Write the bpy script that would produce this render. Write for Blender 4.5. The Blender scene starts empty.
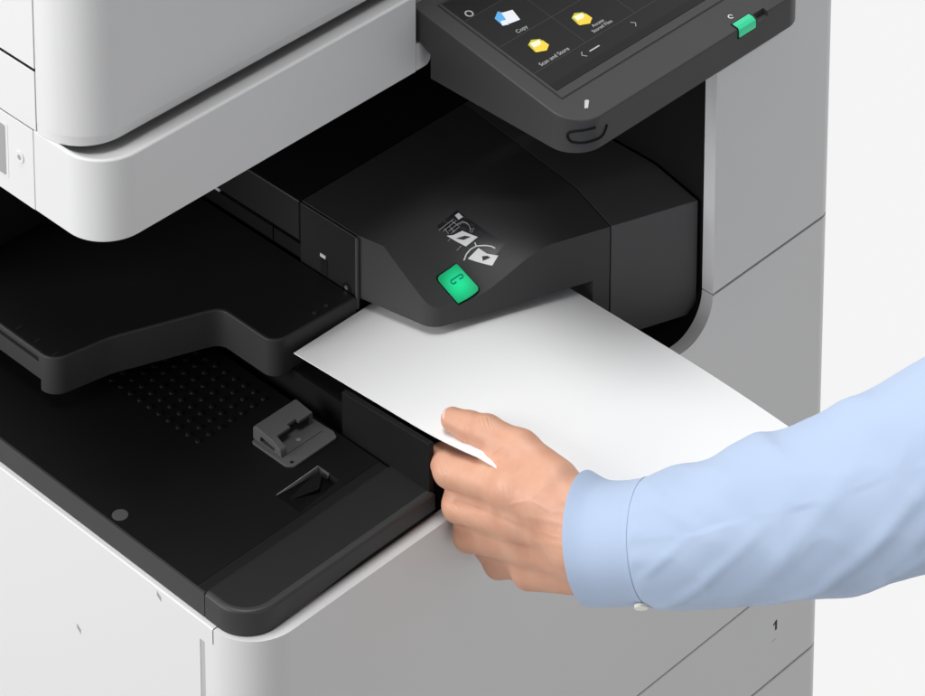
import bpy, bmesh, math, random
import numpy as np
from mathutils import Vector, Matrix

# Everything below is laid out in millimetres: x to the right along the machine's front, y to the back, z up.
S = 0.001
scene = bpy.context.scene
COL = scene.collection
PI = math.pi

# ------------------------------------------------------------------ materials
def material(name, color, rough=0.5, spec=0.5, bump=0.0, bscale=900.0, emit=0.0, var=0.0, sss=0.0, coat=0.0):
    m = bpy.data.materials.new(name)
    m.use_nodes = True
    nt = m.node_tree
    b = nt.nodes['Principled BSDF']
    b.inputs['Base Color'].default_value = (*color, 1)
    b.inputs['Roughness'].default_value = rough
    b.inputs['Specular IOR Level'].default_value = spec
    if coat:
        b.inputs['Coat Weight'].default_value = coat
        b.inputs['Coat Roughness'].default_value = 0.12
    if emit:
        b.inputs['Emission Color'].default_value = (*color, 1)
        b.inputs['Emission Strength'].default_value = emit
    if sss:
        b.inputs['Subsurface Weight'].default_value = sss
        b.inputs['Subsurface Radius'].default_value = (1.0, 0.35, 0.2)
        b.inputs['Subsurface Scale'].default_value = 0.004
    tc = nt.nodes.new('ShaderNodeTexCoord')
    if bump:
        n = nt.nodes.new('ShaderNodeTexNoise')
        n.inputs['Scale'].default_value = bscale
        n.inputs['Detail'].default_value = 2.0
        nt.links.new(tc.outputs['Object'], n.inputs['Vector'])
        bp = nt.nodes.new('ShaderNodeBump')
        bp.inputs['Strength'].default_value = bump
        bp.inputs['Distance'].default_value = 0.0004
        nt.links.new(n.outputs['Fac'], bp.inputs['Height'])
        nt.links.new(bp.outputs['Normal'], b.inputs['Normal'])
    if var:
        n2 = nt.nodes.new('ShaderNodeTexNoise')
        n2.inputs['Scale'].default_value = 14.0
        n2.inputs['Detail'].default_value = 5.0
        nt.links.new(tc.outputs['Object'], n2.inputs['Vector'])
        mr = nt.nodes.new('ShaderNodeMapRange')
        mr.inputs['From Min'].default_value = 0.3
        mr.inputs['From Max'].default_value = 0.7
        mr.inputs['To Min'].default_value = rough - var
        mr.inputs['To Max'].default_value = rough + var
        nt.links.new(n2.outputs['Fac'], mr.inputs['Value'])
        nt.links.new(mr.outputs['Result'], b.inputs['Roughness'])
    return m

M = {}
M['white'] = material('light_grey_plastic', (0.66, 0.66, 0.665), 0.42, 0.4, 0.12, 1600, var=0.05)
M['grey_trim'] = material('grey_trim_plastic', (0.30, 0.30, 0.31), 0.5, 0.4, 0.1, 1500)
M['groove'] = material('groove_grey', (0.42, 0.42, 0.425), 0.5, 0.3)
M['seam'] = material('dark_gap', (0.01, 0.01, 0.01), 0.8, 0.1)
M['interior'] = material('black_interior', (0.006, 0.006, 0.007), 0.7, 0.12, 0.15, 1200)
M['floor'] = material('black_tray_plastic', (0.0055, 0.0055, 0.006), 0.55, 0.12, 0.12, 1500, var=0.06)
M['tray'] = material('black_output_tray', (0.011, 0.011, 0.0115), 0.55, 0.22, 0.2, 1300, var=0.05)
M['tray_side'] = material('charcoal_tray_side', (0.040, 0.040, 0.041), 0.5, 0.28, 0.15, 1400)
M['rim'] = material('charcoal_rim_plastic', (0.036, 0.036, 0.037), 0.45, 0.3, 0.15, 1400, var=0.05)
M['finisher'] = material('black_finisher_plastic', (0.012, 0.012, 0.0125), 0.42, 0.35, 0.2, 1400, var=0.05)
M['block'] = material('charcoal_cover_plastic', (0.080, 0.077, 0.080), 0.45, 0.25, 0.2, 1400, var=0.05)
M['finisher_front'] = material('charcoal_nose_plastic', (0.052, 0.052, 0.053), 0.45, 0.2, 0.2, 1400, var=0.05)
M['panel'] = material('charcoal_panel_plastic', (0.049, 0.048, 0.049), 0.48, 0.3, 0.15, 1500, var=0.04)
M['panel_dark'] = material('panel_groove', (0.02, 0.02, 0.02), 0.5, 0.3)
M['clip'] = material('grey_stop_plastic', (0.085, 0.085, 0.087), 0.5, 0.3, 0.1, 1500)
M['clip_light'] = material('grey_flap_plastic', (0.22, 0.22, 0.225), 0.5, 0.3, 0.1, 1500)
M['wall'] = material('dark_wall_plastic', (0.007, 0.007, 0.0075), 0.55, 0.2, 0.15, 1400)
M['railtop'] = material('rail_top_plastic', (0.014, 0.014, 0.0145), 0.5, 0.25, 0.15, 1400)
M['disc'] = material('grey_disc', (0.07, 0.07, 0.072), 0.6, 0.2)
M['metal'] = material('screw_metal', (0.55, 0.55, 0.56), 0.3, 0.5)
M['metal'].node_tree.nodes['Principled BSDF'].inputs['Metallic'].default_value = 0.9
M['tag'] = material('pale_connector', (0.55, 0.55, 0.55), 0.5, 0.4)
M['screen'] = material('screen_tile', (0.014, 0.014, 0.0145), 0.45, 0.2, emit=0.2)
M['screen_bar'] = material('screen_bar', (0.010, 0.010, 0.010), 0.45, 0.2, emit=0.2)
M['screen_line'] = material('screen_line', (0.033, 0.033, 0.034), 0.45, 0.2, emit=0.3)
M['ui_white'] = material('screen_white', (0.45, 0.45, 0.45), 0.4, 0.3, emit=0.05)
M['ui_blue'] = material('screen_blue', (0.12, 0.42, 0.80), 0.4, 0.3, emit=0.05)
M['ui_yellow'] = material('screen_yellow', (0.85, 0.60, 0.06), 0.4, 0.3, emit=0.05)
M['ui_cream'] = material('screen_cream', (0.90, 0.82, 0.60), 0.4, 0.3, emit=0.05)
M['ui_olive'] = material('screen_olive', (0.52, 0.50, 0.03), 0.4, 0.3, emit=0.05)
M['ui_pale'] = material('screen_pale', (0.80, 0.82, 0.86), 0.4, 0.3, emit=0.05)
M['ink_white'] = material('printed_white', (0.88, 0.88, 0.88), 0.6, 0.2)
M['ink_grey'] = material('printed_grey', (0.40, 0.39, 0.41), 0.6, 0.2)
M['ink_dark'] = material('printed_dark', (0.05, 0.05, 0.055), 0.6, 0.2)
M['label'] = material('label_film', (0.020, 0.018, 0.022), 0.35, 0.4)
M['led'] = material('green_lamp', (0.02, 0.45, 0.22), 0.25, 0.5, emit=0.45)
M['key'] = material('green_lit_key', (0.015, 0.38, 0.145), 0.3, 0.4, emit=0.42)
M['key_ink'] = material('key_symbol', (0.005, 0.20, 0.16), 0.5, 0.3, emit=0.1)
M['paper'] = material('copy_paper', (0.86, 0.86, 0.865), 0.75, 0.15, 0.08, 2500)
M['shirt_button'] = material('shirt_button_resin', (0.78, 0.75, 0.66), 0.25, 0.5)

def skin_material():
    m = material('skin', (0.62, 0.36, 0.25), 0.48, 0.35, sss=0.12)
    nt = m.node_tree
    b = nt.nodes['Principled BSDF']
    tc = nt.nodes['Texture Coordinate']
    n = nt.nodes.new('ShaderNodeTexNoise'); n.inputs['Scale'].default_value = 42; n.inputs['Detail'].default_value = 6
    nt.links.new(tc.outputs['Object'], n.inputs['Vector'])
    r = nt.nodes.new('ShaderNodeValToRGB')
    e = r.color_ramp.elements
    e[0].position = 0.30; e[0].color = (0.585, 0.295, 0.195, 1)
    e[1].position = 0.72; e[1].color = (0.655, 0.372, 0.258, 1)
    nt.links.new(n.outputs['Fac'], r.inputs['Fac'])
    nt.links.new(r.outputs['Color'], b.inputs['Base Color'])
    v = nt.nodes.new('ShaderNodeTexVoronoi'); v.inputs['Scale'].default_value = 900
    nt.links.new(tc.outputs['Object'], v.inputs['Vector'])
    n3 = nt.nodes.new('ShaderNodeTexNoise'); n3.inputs['Scale'].default_value = 160; n3.inputs['Detail'].default_value = 5
    nt.links.new(tc.outputs['Object'], n3.inputs['Vector'])
    b1 = nt.nodes.new('ShaderNodeBump'); b1.inputs['Strength'].default_value = 0.10; b1.inputs['Distance'].default_value = 0.0004
    nt.links.new(v.outputs['Distance'], b1.inputs['Height'])
    b2 = nt.nodes.new('ShaderNodeBump'); b2.inputs['Strength'].default_value = 0.2; b2.inputs['Distance'].default_value = 0.0012
    nt.links.new(n3.outputs['Fac'], b2.inputs['Height'])
    nt.links.new(b1.outputs['Normal'], b2.inputs['Normal'])
    nt.links.new(b2.outputs['Normal'], b.inputs['Normal'])
    return m
M['skin'] = skin_material()
M['nail'] = material('fingernail', (0.80, 0.50, 0.45), 0.25, 0.5)

def cloth_material():
    m = material('light_blue_cotton', (0.385, 0.475, 0.635), 0.85, 0.15)
    nt = m.node_tree
    b = nt.nodes['Principled BSDF']
    b.inputs['Sheen Weight'].default_value = 0.15
    uv = nt.nodes.new('ShaderNodeTexCoord')
    mp = nt.nodes.new('ShaderNodeMapping'); mp.inputs['Scale'].default_value = (1, 1, 1)
    nt.links.new(uv.outputs['UV'], mp.inputs['Vector'])
    w1 = nt.nodes.new('ShaderNodeTexWave'); w1.inputs['Scale'].default_value = 260; w1.bands_direction = 'X'
    w2 = nt.nodes.new('ShaderNodeTexWave'); w2.inputs['Scale'].default_value = 260; w2.bands_direction = 'Y'
    nt.links.new(mp.outputs['Vector'], w1.inputs['Vector']); nt.links.new(mp.outputs['Vector'], w2.inputs['Vector'])
    ad = nt.nodes.new('ShaderNodeMath'); ad.operation = 'ADD'
    nt.links.new(w1.outputs['Fac'], ad.inputs[0]); nt.links.new(w2.outputs['Fac'], ad.inputs[1])
    bp = nt.nodes.new('ShaderNodeBump'); bp.inputs['Strength'].default_value = 0.12; bp.inputs['Distance'].default_value = 0.0003
    nt.links.new(ad.outputs['Value'], bp.inputs['Height'])
    n = nt.nodes.new('ShaderNodeTexNoise'); n.inputs['Scale'].default_value = 30; n.inputs['Detail'].default_value = 4
    nt.links.new(uv.outputs['Object'], n.inputs['Vector'])
    b2 = nt.nodes.new('ShaderNodeBump'); b2.inputs['Strength'].default_value = 0.12; b2.inputs['Distance'].default_value = 0.004
    nt.links.new(n.outputs['Fac'], b2.inputs['Height']); nt.links.new(bp.outputs['Normal'], b2.inputs['Normal'])
    nt.links.new(b2.outputs['Normal'], b.inputs['Normal'])
    return m
M['cloth'] = cloth_material()

# ------------------------------------------------------------------ mesh helpers
def link(name, me, mat, parent=None):
    o = bpy.data.objects.new(name, me)
    COL.objects.link(o)
    if mat is not None:
        for m in (mat if isinstance(mat, (list, tuple)) else [mat]):
            me.materials.append(M[m])
    if parent is not None:
        o.parent = parent
        o.matrix_parent_inverse = parent.matrix_basis.inverted()
    return o

def obj(name, bm, mat, parent=None, sharp=32, flat=False):
    bmesh.ops.recalc_face_normals(bm, faces=bm.faces[:])
    bmesh.ops.scale(bm, vec=(S, S, S), verts=bm.verts[:])
    me = bpy.data.meshes.new(name)
    bm.to_mesh(me); bm.free()
    if not flat:
        me.shade_smooth()
        me.set_sharp_from_angle(angle=math.radians(sharp))
    return link(name, me, mat, parent)

def bevel(bm, off, seg=2, ang=35, only=None):
    es = [e for e in bm.edges if len(e.link_faces) == 2 and e.calc_face_angle(0) > math.radians(ang) and (only is None or only(e))]
    if es:
        bmesh.ops.bevel(bm, geom=es, offset=off, segments=seg, profile=0.5, affect='EDGES', clamp_overlap=True)

def rpoly(pts, seg=8):
    """polygon with rounded corners: pts are (a, b) or (a, b, radius)"""
    out = []
    n = len(pts)
    for i, p in enumerate(pts):
        r = p[2] if len(p) > 2 else 0
        P = Vector(p[:2])
        if r <= 0:
            out.append((P.x, P.y)); continue
        A = Vector(pts[i-1][:2]) - P; B = Vector(pts[(i+1) % n][:2]) - P
        A.normalize(); B.normalize()
        half = math.acos(max(-1, min(1, A.dot(B)))) / 2
        d = r / math.tan(half)
        T1, T2 = P + A*d, P + B*d
        Cc = P + (A+B).normalized() * (r / math.sin(half))
        a1 = math.atan2(T1.y-Cc.y, T1.x-Cc.x); a2 = math.atan2(T2.y-Cc.y, T2.x-Cc.x)
        da = (a2-a1+PI) % (2*PI) - PI
        k = max(2, int(seg*abs(da)/(PI/2)+0.5))
        for j in range(k+1):
            a = a1 + da*j/k
            out.append((Cc.x+r*math.cos(a), Cc.y+r*math.sin(a)))
    return out

def prism(pts, lo, hi, axis='z', bm=None):
    """extrude a polygon: axis z takes (x,y), axis y takes (x,z), axis x takes (y,z)"""
    bm = bm or bmesh.new()
    def at(p, h):
        return {'z': (p[0], p[1], h), 'y': (p[0], h, p[1]), 'x': (h, p[0], p[1])}[axis]
    a = [bm.verts.new(at(p, lo)) for p in pts]
    b = [bm.verts.new(at(p, hi)) for p in pts]
    bm.faces.new(a); bm.faces.new(b)
    n = len(pts)
    for i in range(n):
        bm.faces.new((a[i], a[(i+1) % n], b[(i+1) % n], b[i]))
    bmesh.ops.recalc_face_normals(bm, faces=bm.faces[:])
    return bm

def box(x0, x1, y0, y1, z0, z1, bm=None):
    return prism([(x0, y0), (x1, y0), (x1, y1), (x0, y1)], z0, z1, 'z', bm)

def tube(pts, r, bm=None, seg=8, closed=False):
    bm = bm or bmesh.new()
    P = [Vector(p) for p in pts]
    n = len(P); rings = []
    up = None
    for i in range(n):
        if closed: t = P[(i+1) % n] - P[i-1]
        else: t = P[min(i+1, n-1)] - P[max(i-1, 0)]
        t.normalize()
        if up is None:
            up = Vector((0, 0, 1)) if abs(t.z) < 0.9 else Vector((1, 0, 0))
        u = (up - t*up.dot(t)).normalized(); v = t.cross(u); up = u
        rings.append([bm.verts.new(P[i] + (u*math.cos(2*PI*k/seg) + v*math.sin(2*PI*k/seg))*r) for k in range(seg)])
    m = n if closed else n-1
    for i in range(m):
        A, B = rings[i], rings[(i+1) % n]
        for k in range(seg):
            bm.faces.new((A[k], A[(k+1) % seg], B[(k+1) % seg], B[k]))
    if not closed:
        bm.faces.new(rings[0]); bm.faces.new(rings[-1])
    return bm

def cyl(c, axis, r, h, seg=32, bm=None):
    bm = bm or bmesh.new()
    a = Vector(axis).normalized()
    u = a.orthogonal().normalized(); v = a.cross(u)
    C0 = Vector(c)
    A = [bm.verts.new(C0 + (u*math.cos(2*PI*k/seg)+v*math.sin(2*PI*k/seg))*r) for k in range(seg)]
    B = [bm.verts.new(C0 + a*h + (u*math.cos(2*PI*k/seg)+v*math.sin(2*PI*k/seg))*r) for k in range(seg)]
    bm.faces.new(A); bm.faces.new(B)
    for k in range(seg):
        bm.faces.new((A[k], A[(k+1) % seg], B[(k+1) % seg], B[k]))
    return bm

def cut(o, *bms):
    """subtract solid cutters from a mesh object"""
    for bm in bms:
        bmesh.ops.recalc_face_normals(bm, faces=bm.faces[:])
        bmesh.ops.scale(bm, vec=(S, S, S), verts=bm.verts[:])
        me = bpy.data.meshes.new('cutter'); bm.to_mesh(me); bm.free()
        c = bpy.data.objects.new('cutter', me); COL.objects.link(c)
        md = o.modifiers.new('cut', 'BOOLEAN'); md.object = c; md.operation = 'DIFFERENCE'; md.solver = 'EXACT'
        dg = bpy.context.evaluated_depsgraph_get(); dg.update()
        new = bpy.data.meshes.new_from_object(o.evaluated_get(dg))
        old = o.data
        o.modifiers.clear(); o.data = new
        new.name = old.name
        bpy.data.objects.remove(c); bpy.data.meshes.remove(me)
    o.data.shade_smooth(); o.data.set_sharp_from_angle(angle=math.radians(32))

def slab(poly3, nrm, th, bm=None):
    """thin solid from a 3D polygon, raised by th along nrm"""
    bm = bm or bmesh.new()
    n = Vector(nrm)
    a = [bm.verts.new(Vector(p)) for p in poly3]
    b = [bm.verts.new(Vector(p) + n*th) for p in poly3]
    bm.faces.new(a); bm.faces.new(b)
    for i in range(len(a)):
        j = (i+1) % len(a)
        bm.faces.new((a[i], a[j], b[j], b[i]))
    return bm

def text(name, s, size, org, xd, yd, mat, parent, th=0.15, align='LEFT', sx=1.0, line=1.0):
    cu = bpy.data.curves.new(name, 'FONT')
    cu.body = s; cu.size = size; cu.align_x = align; cu.space_line = line; cu.extrude = th
    o = bpy.data.objects.new(name, cu); COL.objects.link(o)
    dg = bpy.context.evaluated_depsgraph_get(); dg.update()
    me = bpy.data.meshes.new_from_object(o.evaluated_get(dg))
    bpy.data.objects.remove(o)
    X = Vector(xd).normalized(); Y = Vector(yd); Y = (Y - X*Y.dot(X)).normalized(); Z = X.cross(Y)
    O = Vector(org)
    for v in me.vertices:
        c = v.co.copy()
        v.co = (O + X*c.x*sx + Y*c.y + Z*(c.z+th)) * S
    me.materials.clear()
    return link(name, me, mat, parent)

def sstep(a, b, x):
    t = max(0.0, min(1.0, (x-a)/(b-a)))
    return t*t*(3-2*t)

# ------------------------------------------------------------------ the photocopier
copier = bpy.data.objects.new('photocopier', None)
copier.location = (0.37, 0.26, -0.70)
COL.objects.link(copier)
copier['label'] = 'light grey and black office photocopier with tilted touch panel and glowing green key'
copier['category'] = 'photocopier'

# front path: rounded left corner, straight front, small rounded right corner
RL, RR, XE = 45.0, 18.0, 738.0
LEFT = 4.5
LS = RL*PI/2; RS = RR*PI/2
X0 = LEFT+RL; X1 = XE-RR
def front_map(s, t, z):
    if s < X0:
        a = (X0-s)/RL
        return (X0-(RL-t)*math.sin(a), RL-(RL-t)*math.cos(a), z)
    if s > X1:
        a = (s-X1)/RR
        return (X1+(RR-t)*math.sin(a), RR-(RR-t)*math.cos(a), z)
    return (s, t, z)
def front_plate(name, poly, th, mat, parent, bev=1.6):
    bm = prism(poly, 0, th, 'y')
    lo, hi = min(p[0] for p in poly), max(p[0] for p in poly)
    bevel(bm, bev, 3, 40, only=lambda e: (abs(e.verts[0].co.y) < 1e-4 and abs(e.verts[1].co.y) < 1e-4) and not (abs(e.verts[0].co.x-lo) < 1e-3 and abs(e.verts[1].co.x-lo) < 1e-3))
    cuts = [X0-LS*k/14 for k in range(0, 14)] + [X1+RS*k/8 for k in range(0, 8)]
    for s in cuts:
        if lo+0.01 < s < hi-0.01:
            bmesh.ops.bisect_plane(bm, geom=bm.verts[:]+bm.edges[:]+bm.faces[:], plane_co=(s, 0, 0), plane_no=(1, 0, 0))
    for v in bm.verts:
        v.co = Vector(front_map(*v.co))
    return obj(name, bm, mat, parent, 40)

TH = 13.0
door = rpoly([(X0-LS, -325), (X1+RS, -325), (X1+RS, 38), (565.6, 36.2), (565.6, 0, 37), (X0-LS, 0)], 12)
front_plate('front_door', door, TH, 'white', copier)
bm = rpoly([(565.6, 38.0), (X1+RS, 39.8), (X1+RS, 330), (650, 330), (650, 262), (565.6, 262)])
column = front_plate('front_column', bm, TH, 'white', copier)
obj('column_body', box(675, XE-14, 13.6, 184, 60, 329.4), 'white', column)
dr = front_plate('paper_drawer', [(X0-LS, -428), (X1+RS, -428), (X1+RS, -327.2), (X0-LS, -327.2)], TH, 'white', copier, 1.0)
bm = prism([(665.6, -376), (668.6, -376), (668.6, -365.5), (666.6, -365.5), (663.0, -367.8), (663.0, -370.2), (665.6, -368.8)], -0.1, 0.5, 'y')
obj('drawer_number', bm, 'ink_dark', dr)
bm = box(661, 668, -0.06, 0.6, -386.5, -385.7)
obj('paper_size_mark', bm, 'groove', dr)
dr2 = front_plate('paper_drawer', [(X0-LS, -560), (X1+RS, -560), (X1+RS, -430.2), (X0-LS, -430.2)], TH, 'white', copier, 1.0)
front_plate('base_cover', [(X0-LS, -690), (X1+RS, -690), (X1+RS, -562.2), (X0-LS, -562.2)], TH, 'white', copier, 1.0)

# left side panel with a shallow upright groove, a short joint at the front and two slots
bm = box(LEFT, 17, RL, 520, -690, 0)
bevel(bm, 1.4, 3, 40, only=lambda e: abs(e.verts[0].co.x-LEFT) < 1e-3 and abs(e.verts[1].co.x-LEFT) < 1e-3 and e.verts[0].co.z > -1 and e.verts[1].co.z > -1)
side = obj('side_panel', bm, 'white', copier)
cut(side, box(LEFT-5, LEFT+1.8, 55.6, 61.6, -400, -17.5), box(LEFT-5, LEFT+14, 44, RL+1.2, -14, 6))
obj('panel_groove', box(LEFT+0.35, LEFT+2.2, 55.7, 61.4, -399, -17.8), 'groove', side)
obj('panel_joint', box(LEFT+0.4, LEFT+12, RL+.15, RL+1.05, -13.8, -1.0), 'seam', side)
for y, z in ((111.4, -7.1), (216.5, -100.7)):
    bm = prism([(y-2.6, z-3.8), (y-2.6, z+0.4), (y+2.6, z+3.8), (y+2.6, z-0.4)], LEFT-0.1, LEFT+2, 'x')
    obj('panel_slot', bm, 'grey_trim', side)
obj('side_panel', box(XE-13, XE, RR, 520, -690, 330), 'white', copier)
obj('back_panel', box(18, XE-14, 508, 520, -690, 460), 'white', copier)
obj('inner_frame', box(19, XE-15, 16, 500, -685, -4), 'seam', copier)
foot_bm = None
for x in (60, 680):
    for y in (60, 460):
        obj('foot', cyl((x, y, -700), (0, 0, 1), 22, 14), 'interior', copier)

# black liner behind the opening
liner = rpoly([(577, -5), (577, 262), (571.0, 262), (571.0, -1.6, 38), (240, -1.6), (240, -5)], 12)
obj('opening_liner', prism(liner, 13.2, 500, 'y'), 'interior', copier)
obj('rear_wall', box(20, 566, 470, 480, 0, 276), 'interior', copier)

# ---------------- lower output tray
tray = obj('lower_tray', prism([(9, 520), (9, 60.6), (216, 60.6), (216, 520)], 0.4, 22.6), 'rim', copier)
FX0, FX1, FY0, FY1 = 11.0, 216.0, 71.0, 500.0
fl = obj('tray_floor', box(FX0, FX1, FY0, FY1, 12.0, 23.0), 'floor', tray)
obj('floor_border', box(11, 215.8, 61.2, 70.7, 20, 22.9), 'wall', tray)
# sunken sensor pocket: deep at its right end, shallow at its left
pk = bmesh.new()
zt, zb = 24.0, 15.0
P = [(126, 103.2), (176.4, 104.6), (176.4, 78.5), (126, 73.5)]
top = [pk.verts.new((x, y, zt)) for x, y in P]
bot = [pk.verts.new((x, y, z)) for (x, y), z in zip(P, (22.7, zb, zb, 22.7))]
pk.faces.new(top); pk.faces.new(bot)
for i in range(4):
    pk.faces.new((top[i], top[(i+1) % 4], bot[(i+1) % 4], bot[i]))
pk2 = pk.copy()
cut(fl, pk); cut(tray, pk2)
# studs pressed into the floor
bm = bmesh.new(); bm.from_mesh(fl.data)
bmesh.ops.scale(bm, vec=(1/S, 1/S, 1/S), verts=bm.verts[:])
for i in range(0, 17):
    for j in range(0, 15):
        x = 125.6+12.65*j*0.5*2; y = 199.0+12.6*i*0.5*2
        if x > 212 or y > 330: continue
        if (i > 9 or j > 8): continue
        rings = []
        for k, (rr, zz) in enumerate(((3.1, 22.95), (2.7, 23.9), (1.5, 24.6))):
            rings.append([bm.verts.new((x+rr*math.cos(PI*q/5), y+rr*math.sin(PI*q/5), zz)) for q in range(10)])
        for k in range(2):
            for q in range(10):
                bm.faces.new((rings[k][q], rings[k][(q+1) % 10], rings[k+1][(q+1) % 10], rings[k+1][q]))
        bm.faces.new(rings[2])
bmesh.ops.scale(bm, vec=(S, S, S), verts=bm.verts[:])
bm.to_mesh(fl.data); bm.free()
fl.data.shade_smooth(); fl.data.set_sharp_from_angle(angle=math.radians(40))
# the light far wall of the pocket and its lever
bm = slab([(127, 103.0, 22.85), (176, 104.3, 15.4), (176, 104.3, 22.9), (127, 103.2, 22.9)], (0, -1, 0), 0.6)
fw = obj('sensor_flap', bm, 'clip_light', tray)
bm = slab([(176.1, 104, 15.4), (176.1, 92, 16), (176.1, 90, 22.9), (176.1, 104, 22.9)], (-1, 0, 0), 0.6)
obj('flap_end', bm, 'clip', fw)
bm = prism(rpoly([(130, 92), (158, 84, 4), (172, 95, 4), (172, 100), (150, 97)], 4), 16, 21.6, 'z')
obj('flap_lever', bm, 'floor', fw)
obj('floor_disc', cyl((20.1, 177.6, 22.9), (0, 0, 1), 6.8, 0.35), 'disc', tray)

# front rail of the tray: rounded left corner, overhanging the light rim
rail = rpoly([(9, 59.8), (9, 10.8, 32), (222, 10.8), (222, 59.8)], 14)
low = rpoly([(11, 59.8), (11, 12.6, 33), (222, 12.6), (222, 59.8)], 14)
bm = prism(rail, 0.0, 23.0)
for q in range(40, 160, 8):
    bmesh.ops.bisect_plane(bm, geom=bm.verts[:]+bm.edges[:]+bm.faces[:], plane_co=(q, 0, 0), plane_no=(1, 0, 0))
bevel(bm, 3.4, 4, 40, only=lambda e: e.verts[0].co.z > 20 and e.verts[1].co.z > 20 and not (e.verts[0].co.y > 59 and e.verts[1].co.y > 59))
for v in bm.verts:
    if v.co.z < 1: v.co.z = 0.35+6.0*sstep(35, 150, v.co.x)
fr = obj('front_rail', bm, 'rim', tray)
obj('rail_top', prism(rpoly([(14, 59.6), (14, 17.5, 26), (221, 17.5), (221, 59.6)], 14), 22.4, 23.25), 'railtop', fr)
obj('rail_shadow_gap', prism(low, 0.3, 8.0), 'seam', fr)  # near-black strip, the shadow gap under the rail put in as colour
# paper stop: low plate with a hooded block that is open to the front
bm = prism(rpoly([(155, 165, 3), (155, 121, 7), (160, 116, 4), (210, 116.5, 3), (213, 124, 3), (211, 165, 4)], 5), 23.0, 25.2)
bevel(bm, 0.6, 2)
stop = obj('paper_stop', bm, 'clip', tray)
prof = rpoly([(166.5, 25.2), (166.5, 39.2, 4), (143, 36.6, 2), (132, 31.8, 2.5), (130.6, 25.2)], 6)
bm = prism(prof, 158.5, 207, 'x')
bevel(bm, 0.9, 2, 40)
hood = obj('stop_hood', bm, 'clip', stop)
cut(hood, box(165.0, 215, 120, 143.6, 25.8, 50), box(166.5, 203.0, 140, 159, 25.8, 34.5), box(180.5, 190.5, 140, 147.5, 30, 50),
    prism(rpoly([(157.5, 27.2, 1.2), (156.5, 32.5, 1.2), (139, 30.2, 1.2), (139.5, 26.8, 1.2)], 3), 150, 166, 'x'))
obj('stop_hole', cyl((161.5, 121.0, 25.1), (0, 0, 1), 1.7, 0.25), 'seam', stop)
obj('stop_peg', cyl((184, 137, 25.1), (0, 0, 1), 2.0, 0.8), 'clip_light', stop)

# inner wall right of the lower tray
bm = prism([(218.5, 119.5), (218.5, 14), (224, 14), (224, 119.5)], 0.6, 63.0)
for v in bm.verts:
    if v.co.z > 60: v.co.z = 63.2+(119.5-v.co.y)*0.052
bevel(bm, 0.8)
wall = obj('inner_wall', bm, 'wall', copier)
obj('wall_return', box(224, 300, 112, 118, 0.6, 50), 'interior', wall)
obj('finisher_base', box(228, 548, 125, 460, 0.6, 42), 'interior', copier)

# ---------------- upper (finisher) output tray
tp = rpoly([(60, 470), (60, 313, 17), (116, 301.5, 60), (197, 268.0, 30), (209, 262, 14), (209, 194, 14), (302.5, 188.6), (302.5, 470)], 10)
bm = prism(tp, 40, 75.8)
bevel(bm, 1.2, 3, 45, only=lambda e: e.verts[0].co.z > 70 and e.verts[1].co.z > 70)
up = obj('output_tray', bm, 'tray_side', copier)
cut(up, box(40, 70, 328.5, 600, 30, 50.5), box(40, 63.4, 331, 600, 66.5, 71.5))
ts = rpoly([(62, 470), (62, 314, 15.5), (116.5, 303.6, 60), (198, 270.2, 30), (211.2, 262, 13), (211.2, 196, 12.5), (302, 190.8), (302, 470)], 10)
obj('tray_top', prism(ts, 75.0, 76.1), 'tray', up)
for y in (318, 343, 368):
    obj('tray_mark', box(66, 72, y, y+1, 76.0, 76.5), 'rim', up)
for x in (262, 276):
    obj('tray_stud', cyl((x, 199, 76.0), (0, 0, 1), 1.8, 0.7, 12), 'rim', up)

# ---------------- finisher
fin = bpy.data.objects.new('finisher', None); COL.objects.link(fin); fin.parent = copier; fin.matrix_parent_inverse = copier.matrix_basis.inverted()
bm = box(304.3, 562, 263.4, 468, 96, 135); bevel(bm, 1.6, 3, 40, only=lambda e: e.verts[0].co.z > 130 and e.verts[1].co.z > 130 or (abs(e.verts[0].co.x-304.3) < .01 and abs(e.verts[1].co.x-304.3) < .01 and e.verts[0].co.y < 270 and e.verts[1].co.y < 270))
obj('rear_cover', bm, 'finisher', fin)
obj('lower_body', box(309, 562, 192, 466, 43, 95.2), 'interior', fin)
bm = box(305.5, 309.5, 300, 466, 77, 90.5); box(305.5, 309.5, 236, 298.5, 77, 90.5, bm)
obj('exit_flap', bm, 'interior', fin)
bm = box(303.6, 306.5, 229, 236, 93.0, 96.4); bevel(bm, 0.5)
obj('guide_tab', bm, 'tag', fin)
bm = box(304.0, 307, 370, 377, 92.5, 95.4); bevel(bm, 0.5)
obj('guide_tab', bm, 'tag', fin)
obj('guide_slot', box(303.9, 308, 226.5, 235.5, 76.5, 92.6), 'seam', fin)

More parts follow.
